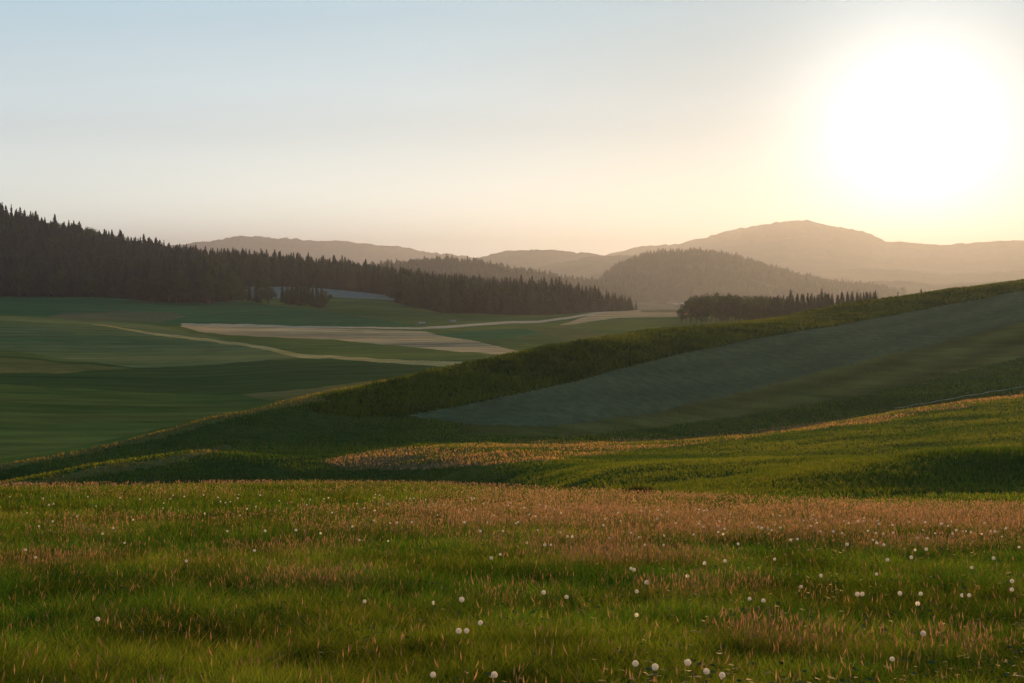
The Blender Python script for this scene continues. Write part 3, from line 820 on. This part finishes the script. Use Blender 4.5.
# woods on the nearer hazy hills
pts = []; hh = []
for nm, spc, c0, c1 in (('B', 13.0, 300, 700), ('D', 15.0, 560, 900)):
    cs, rs, d, wf, wb, _ = HILLS[nm]
    yy = np.arange(d - wf * 1.35, d + wb * .25, spc); xx = np.arange((c0 - 512) / F * d * 1.1, (c1 - 512) / F * d * 1.1, spc)
    X_, Y_ = np.meshgrid(xx, yy); X_ = X_.ravel() + rt.uniform(-5, 5, X_.size); Y_ = Y_.ravel() + rt.uniform(-5, 5, Y_.size)
    z_ = terrain(X_, Y_); gl = fbm(X_ / 160, Y_ / 160, 66, 2)
    m = (z_ > -48) & (gl > -.33)
    pts.append(np.column_stack([X_[m], Y_[m]])); hh.append(rt.uniform(15, 27, m.sum()))
p_, s_, k_ = mass_points(np.vstack(pts), np.concatenate(hh)); s_[:, :2] *= 1.5
print('far woods', len(p_))
instance_mass('far_forest', p_, s_, k_, 'hazy woods covering the nearer hills beyond the valley', 'forest')

# ------------------------------------------------------------------ dandelion clocks
clock_m = leaf_mat('dandelion_down', (.90, .86, .76), trans=.6, var=.04)
stem_m = leaf_mat('dandelion_stem', (.16, .15, .06), trans=.2, var=.1)


def ico(sub=2):
    import bmesh
    bm = bmesh.new(); bmesh.ops.create_icosphere(bm, subdivisions=sub, radius=1); v = np.array([v.co[:] for v in bm.verts]); f = [tuple(x.index for x in q.verts) for q in bm.faces]; bm.free(); return v, f


def clock_mesh(seed):
    r = np.random.default_rng(seed); V_ = []; F_ = []
    v, f = ico(1); v = v * .004; o = 0; V_ += [tuple(p) for p in v]; F_ += f
    n = 150
    for i in range(n):       # parachutes: fine radiating filaments each ending in a small tuft
        zc = 1 - 2 * (i + .5) / n; a = i * 2.39996
        if zc < -.86 or (seed == 2 and math.cos(a + .6) * math.sqrt(1 - zc * zc) > .15): continue
        d = np.array([math.sqrt(1 - zc * zc) * math.cos(a), math.sqrt(1 - zc * zc) * math.sin(a), zc])
        t = np.cross(d, [.2, .5, .84]); t /= np.linalg.norm(t); b = np.cross(d, t); R = .023 * r.uniform(.92, 1.08)
        o = len(V_); tip = d * R; s = .0042
        V_ += [tuple(d * .008 - t * .0006), tuple(d * .008 + t * .0006), tuple(tip)]; F_.append((o, o + 1, o + 2))
        o = len(V_)
        V_ += [tuple(d * R * .86)] + [tuple(tip + (t * math.cos(q) + b * math.sin(q)) * s) for q in (0, 1.257, 2.513, 3.77, 5.027)]
        F_ += [(o, o + 1 + k, o + 1 + (k + 1) % 5) for k in range(5)]
    me = bpy.data.meshes.new('seed_head'); me.from_pydata(V_, [], F_); me.update(); me.materials.append(clock_m)
    return me


heads = [clock_mesh(i) for i in range(3)]
stems = [build('stem', [tube((0, 0, -.30), (0.0, 0, 0), .0028, .0020, 6, 4, b_)], stem_m, True) for b_ in (.01, -.02, .025)]


def near_ground(c, r):
    """ground point under a picture position in the near meadow"""
    d = 30.0
    kk = float(K(r + 3))
    ds = np.linspace(6, 62, 500); xs = (c - 512) / F * ds * .999
    zz = terrain(xs, ds) + .26
    g = zz - kk * ds
    j = np.argmax(g > 0) if (g > 0).any() and g[0] < 0 else int(np.argmin(np.abs(g)))
    return xs[j], ds[j], zz[j] - .26


SEEN = [  # column, row, label
    (458, 635, 'large dandelion clock, left one of a touching pair low in the centre of the meadow'),
    (466, 634, 'large dandelion clock, right one of a touching pair low in the centre of the meadow'),
    (480, 626, 'single dandelion clock just above right of the touching pair'),
    (904, 596, 'dandelion clock at the left of the group of three at right'),
    (925, 596, 'dandelion clock at the upper right of the group of three at right'),
    (922, 606, 'lowest dandelion clock of the group of three at right'),
    (897, 663, 'bright dandelion clock alone near the bottom right edge'),
    (657, 672, 'bright dandelion clock at the bottom edge right of centre'),
    (637, 669, 'smaller dandelion clock beside a bright one at the bottom edge'),
    (709, 679, 'dandelion clock at the very bottom edge, left one of two'),
    (725, 680, 'dandelion clock at the very bottom edge, right one of two'),
    (93, 623, 'lone dandelion clock in the plain green grass at lower left'),
    (638, 618, 'faint half blown dandelion clock low in the right centre'),
    (824, 577, 'dandelion clock alone in the green grass right of the middle'),
    (804, 588, 'small dandelion clock left of the group of three at right'),
    (1017, 583, 'dandelion clock at the right edge of the view'), (1017, 592, 'fainter dandelion clock just below another at the right edge'),
    (976, 569, 'dandelion clock in the green grass toward the right edge'), (974, 597, 'dandelion clock right of the group of three at right'), (967, 597, 'faint dandelion clock close beside another right of the group of three'),
    (752, 601, 'lone dandelion clock in a pinkish patch, upper one of two'), (766, 603, 'lone dandelion clock in a pinkish patch, lower one of two'),
    (928, 638, 'tiny dandelion clock below the group of three at right'), (690, 669, 'dandelion clock at the foot of the pinkish tuft at the bottom'),
    (432, 681, 'dandelion clock cut by the bottom edge left of centre'), (494, 680, 'pale seed head at the bottom edge in the centre'),
    (689, 577, 'dandelion clock on the left border of the right hand green'), (363, 604, 'lone dandelion clock in green grass left of centre'),
]
OTHER = [(21, 551), (35, 526), (31, 558), (49, 521), (110, 528), (130, 519), (99, 534), (121, 543), (183, 562), (252, 551), (225, 531), (263, 531), (319, 533), (294, 530), (389, 523), (396, 522), (411, 522),
         (373, 520), (351, 526), (387, 541), (358, 540), (500, 555), (516, 523), (518, 522), (527, 543), (545, 545), (551, 545), (480, 531), (487, 522), (538, 530), (604, 525), (568, 537), (561, 532), (573, 537),
         (610, 538), (632, 533), (640, 537), (646, 546), (665, 546), (677, 523), (665, 536), (635, 571), (632, 570), (648, 584), (638, 593), (544, 595), (567, 599), (433, 605), (461, 602), (491, 559),
         (503, 531), (464, 522), (700, 523), (720, 532), (725, 534), (760, 527), (770, 528), (777, 560), (793, 540), (800, 539), (845, 533), (871, 531), (879, 533), (891, 561), (915, 558),
         (931, 538), (960, 530), (975, 532), (995, 531), (1010, 528), (740, 544), (850, 545), (861, 596), (866, 597), (880, 576), (706, 565), (727, 562), (930, 550), (998, 559), (880, 543), (876, 540), (887, 545)]


def clock(c, r, label, group, sc=1.0):
    sc *= rt.uniform(.62, .84)
    x_, y_, z_ = near_ground(c, r)
    root = bpy.data.objects.new('dandelion', None); COL.objects.link(root); i = clock.n; clock.n += 1
    root.empty_display_size = .05
    root.location = (x_, y_, z_ + .30); root.rotation_euler = (rt.uniform(-.2, .2), rt.uniform(-.2, .2), rt.uniform(0, 6)); root.scale = (sc,) * 3
    tag(root, label, 'dandelion', group)
    link('seed_head', heads[(0, 1, 0, 1, 0, 2, 1)[i % 7]], root); link('stem', stems[(i // 3) % 3], root)


clock.n = 0
for c, r, lb_ in SEEN: clock(c, r, lb_, None, 1.0)


def band(c, r):
    if r > 548: return 'small white dandelion clock dotted in the open green part of the meadow', 'dandelions in the open green meadow'
    if c < 430: return 'tiny white dandelion clock along the left part of the pinkish far meadow edge', 'dandelions of the left far meadow'
    if c < 700: return 'tiny white dandelion clock among pinkish grass in the middle of the far meadow edge', 'dandelions of the middle far meadow'
    return 'tiny white dandelion clock in the bright pinkish grass band at right', 'dandelions of the right far meadow'


for c, r in OTHER: clock(c, r, *band(c, r), sc=1.0 + rt.uniform(0, .15))
for i in range(130):
    c = rt.uniform(0, 1024); r = np.interp(c, [0, 400, 700, 1024], [492, 493, 508, 522]) + abs(rt.normal()) * 13
    clock(c, r, *band(c, r), sc=1.0 + rt.uniform(-.1, .2))

# ------------------------------------------------------------------ fence with white tape up the slope
post_m = simple_mat('post_plastic', (.10, .09, .08), .6, .2, 30)
tape_m = simple_mat('fence_tape', (.62, .60, .54), .5, .05, 30)
froot = bpy.data.objects.new('electric_fence', None); COL.objects.link(froot)
tag(froot, 'thin posts carrying white fence tape along the pink verge at right', 'fence')
fc_ = [712, 743, 772, 818, 842, 872, 895, 917, 940, 965, 992, 1024, 1060, 1100]
fr_ = np.interp(fc_, [700, 740, 860, 930, 1024, 1100], [443, 437.5, 421, 409.5, 393, 379])
pp = []
for c, r in zip(fc_, fr_):
    ds = np.linspace(110, 230, 900); xs = (c - 512) / F * ds; g = terrain(xs, ds) - float(K(r)) * ds
    i4 = int((np.clip(c, -300, 1323) + 300) / 2)
    dguess = TD[7][i4]; j = int(np.argmin(np.abs(g) + np.abs(ds - dguess) * .01)); pp.append((xs[j], ds[j], terrain(xs[j:j + 1], ds[j:j + 1])[0]))
froot.location = pp[0]
fo = np.array(pp[0])
pme = build('post', [tube((0, 0, -.3), (0, 0, 1.15), .022, .02, 8, 3), tube((0, 0, 1.15), (0, 0, 1.19), .03, .012, 8, 1), tube((0, -.05, .93), (0, .03, .93), .018, .018, 6, 1)], post_m, True)
for p in pp:
    o = link('post', pme, froot); o.location = np.array(p) - fo
V_, F_ = [], []
for a, b in zip(pp[6:-1], pp[7:]):
    for i in range(13):
        t = i / 12; q = np.array(a) * (1 - t) + np.array(b) * t - fo; q[2] += .95 - .10 * 4 * t * (1 - t); tw = .5 * math.sin(i * 1.1)
        V_ += [(q[0], q[1] - .03 + tw * .03, q[2] - .016), (q[0], q[1] - .03 - tw * .03, q[2] + .016)]
        if i: o = len(V_); F_.append((o - 4, o - 2, o - 1, o - 3))
me = bpy.data.meshes.new('tape'); me.from_pydata(V_, [], F_); me.update(); me.materials.append(tape_m); link('tape', me, froot)

# two pale wrapped bales by the farm track
bale_m = simple_mat('bale_wrap', (.30, .29, .26), .7, .06, 2)
for c, r, d, n_, lb_ in ((420, 327.5, 600, 2, 'row of pale wrapped bales beside the farm track under the middle forest, left'), (451, 325.6, 640, 2, 'pale wrapped bales at the bend of the farm track, right')):
    for k in range(n_):
        import bmesh
        bm = bmesh.new(); bmesh.ops.create_cone(bm, cap_ends=True, segments=20, radius1=.72, radius2=.72, depth=1.25)
        bmesh.ops.bevel(bm, geom=[e for e in bm.edges if len(e.link_faces) == 2 and e.calc_face_angle(0) > 1], offset=.16, segments=3, affect='EDGES')
        bmesh.ops.rotate(bm, verts=bm.verts, matrix=Matrix.Rotation(math.pi / 2, 3, 'X'))
        me = bpy.data.meshes.new('wrapped_bale'); bm.to_mesh(me); bm.free(); me.materials.append(bale_m)
        me.polygons.foreach_set('use_smooth', np.ones(len(me.polygons), bool))
        x_ = at(c, d) + k * 1.7; z_ = float(terrain(np.array([x_]), np.array([float(d)]))[0])
        o = link('wrapped_bale', me); o.location = (x_, d, z_ + .68); o.rotation_euler = (0, 0, .15 * k)
        tag(o, ('left' if k == 0 else 'right') + ' pale wrapped bale of the pair ' + ('beside the farm track nearer the copse' if c == 420 else 'at the bend of the farm track'), 'bale', 'wrapped bales by the track')

# ------------------------------------------------------------------ haze
import bmesh
zlo = float(Zf.min()) - 1.0
bm = bmesh.new(); bmesh.ops.create_cube(bm, size=1)
X0, X1, Y0, Y1, Z0, Z1 = float(Xf.min()) - 50, float(Xf.max()) + 50, -120.0, float(Yf.max()) + 60, zlo, float(Zf.max()) + 15
for v_ in bm.verts: v_.co = ((X0 + X1) / 2 + v_.co.x * (X1 - X0), (Y0 + Y1) / 2 + v_.co.y * (Y1 - Y0), (Z0 + Z1) / 2 + v_.co.z * (Z1 - Z0))
me = bpy.data.meshes.new('haze'); bm.to_mesh(me); bm.free()
m, nt, out = mat_new('haze_air')
vol = nt.nodes.new('ShaderNodeVolumePrincipled'); vol.inputs['Color'].default_value = (.222, .285, .46, 1)
HAZE = 1.28e-4
vol.inputs['Density'].default_value = HAZE; vol.inputs['Anisotropy'].default_value = 0.60
nt.links.new(vol.outputs[0], out.inputs['Volume']); me.materials.append(m)
tag(link('haze', me), 'pale evening haze filling the valley and fading the far hills', 'haze', kind='stuff')

# ------------------------------------------------------------------ sun and sky
u_, v_ = (917 - 512) / F, (135 - 341.5) / F
sd = Vector((u_, CP - v_ * SP, -SP - v_ * CP)).normalized()
el = math.asin(sd.z); az = math.atan2(sd.x, sd.y)
sun = bpy.data.lights.new('sun', 'SUN'); sun.energy = 5.0; sun.angle = math.radians(.55); sun.color = (1, .53, .175)
so = bpy.data.objects.new('sun', sun); COL.objects.link(so); so.rotation_euler = (-sd).to_track_quat('-Z', 'Y').to_euler(); so.location = sd * 500
w = bpy.data.worlds.new('World'); scene.world = w; w.use_nodes = True; nt = w.node_tree; nt.nodes.clear()
N = nt.nodes.new; L = nt.links.new
sky = N('ShaderNodeTexSky'); sky.sky_type = 'NISHITA'; sky.sun_disc = False; sky.sun_elevation = el; sky.sun_rotation = az
sky.altitude = 500; sky.air_density = 1.0; sky.dust_density = 0.5; sky.ozone_density = 2.0
bg = N('ShaderNodeBackground'); bg.inputs['Strength'].default_value = 0.008; L(sky.outputs[0], bg.inputs['Color'])
tc = N('ShaderNodeTexCoord'); dt = N('ShaderNodeVectorMath'); dt.operation = 'DOT_PRODUCT'; L(tc.outputs['Generated'], dt.inputs[0]); dt.inputs[1].default_value = sd
ac = N('ShaderNodeMath'); ac.operation = 'ARCCOSINE'; cl_ = N('ShaderNodeClamp'); cl_.inputs['Min'].default_value = -1; L(dt.outputs['Value'], cl_.inputs['Value']); L(cl_.outputs[0], ac.inputs[0])


def lobe(deg, amp, p):   # amp * exp(-(theta/deg)^p)
    a = N('ShaderNodeMath'); a.operation = 'DIVIDE'; L(ac.outputs[0], a.inputs[0]); a.inputs[1].default_value = math.radians(deg)
    b = N('ShaderNodeMath'); b.operation = 'POWER'; L(a.outputs[0], b.inputs[0]); b.inputs[1].default_value = p
    c = N('ShaderNodeMath'); c.operation = 'MULTIPLY'; L(b.outputs[0], c.inputs[0]); c.inputs[1].default_value = -1
    e = N('ShaderNodeMath'); e.operation = 'EXPONENT'; L(c.outputs[0], e.inputs[0])
    f = N('ShaderNodeMath'); f.operation = 'MULTIPLY'; L(e.outputs[0], f.inputs[0]); f.inputs[1].default_value = amp
    return f.outputs[0]


b2 = N('ShaderNodeBackground'); b2.inputs['Color'].default_value = (1, .95, .87, 1); L(lobe(3.5, .80, 1.5), b2.inputs['Strength'])
b3 = N('ShaderNodeBackground'); b3.inputs['Color'].default_value = (1, .80, .58, 1); L(lobe(8, .03, 1.3), b3.inputs['Strength'])
sx = N('ShaderNodeSeparateXYZ'); L(tc.outputs['Generated'], sx.inputs[0])
cr = N('ShaderNodeValToRGB'); L(sx.outputs['Z'], cr.inputs[0])   # thin high veil lit by the low sun
SK = [(0.0, (.80, .82, .78)), (.04, (.70, .74, .69)), (.10, (.43, .48, .495)), (.18, (.29, .385, .44)), (.38, (.11, .18, .25)), (1.0, (.045, .085, .14))]
while len(cr.color_ramp.elements) < len(SK): cr.color_ramp.elements.new(.5)
for e_, (p_0, c_0) in zip(cr.color_ramp.elements, SK): e_.position = p_0; e_.color = (*c_0, 1)
b4 = N('ShaderNodeBackground'); L(cr.outputs[0], b4.inputs['Color']); vl = N('ShaderNodeMath'); vl.operation = 'SUBTRACT'; vl.inputs[0].default_value = 1.0; L(lobe(13.5, .33, 2.0), vl.inputs[1]); mpp = N('ShaderNodeMapping'); mpp.inputs['Scale'].default_value = (1.6, 1.6, 16); mpp.inputs['Rotation'].default_value = (.10, .06, 0); L(tc.outputs['Generated'], mpp.inputs['Vector']); nzz = N('ShaderNodeTexNoise'); nzz.inputs['Scale'].default_value = 1.3; nzz.inputs['Detail'].default_value = 5; L(mpp.outputs[0], nzz.inputs['Vector']); mrr = N('ShaderNodeMapRange'); mrr.inputs['From Min'].default_value = .3; mrr.inputs['From Max'].default_value = .7; mrr.inputs['To Min'].default_value = .965; mrr.inputs['To Max'].default_value = 1.045; L(nzz.outputs[0], mrr.inputs['Value']); vm = N('ShaderNodeMath'); vm.operation = 'MULTIPLY'; L(vl.outputs[0], vm.inputs[0]); L(mrr.outputs[0], vm.inputs[1]); L(vm.outputs[0], b4.inputs['Strength'])
wo = N('ShaderNodeOutputWorld'); prev = bg
for nb_ in (b2, b3, b4):
    a1 = N('ShaderNodeAddShader'); L(prev.outputs[0], a1.inputs[0]); L(nb_.outputs[0], a1.inputs[1]); prev = a1
L(prev.outputs[0], wo.inputs['Surface'])

# ------------------------------------------------------------------ camera and render settings
cam = bpy.data.cameras.new('camera'); cam.lens = 50; cam.sensor_width = 36; cam.clip_end = 40000; cam.clip_start = .1
co = bpy.data.objects.new('camera', cam); COL.objects.link(co); co.location = (0, 0, 0); co.rotation_euler = (math.pi / 2 - PITCH, 0, 0)
scene.camera = co
vs = scene.view_settings; vs.view_transform = 'Standard'; vs.look = 'None'; vs.exposure = 0.8; vs.gamma = 1.0; vs.use_curve_mapping = False
cy = scene.cycles; cy.use_denoising = True; cy.max_bounces = 5; cy.diffuse_bounces = 2; cy.transmission_bounces = 3; cy.volume_bounces = 0; cy.transparent_max_bounces = 4
try: cy.denoiser = 'OPENIMAGEDENOISE'; cy.denoising_prefilter = 'ACCURATE'
except Exception as e: print(e)
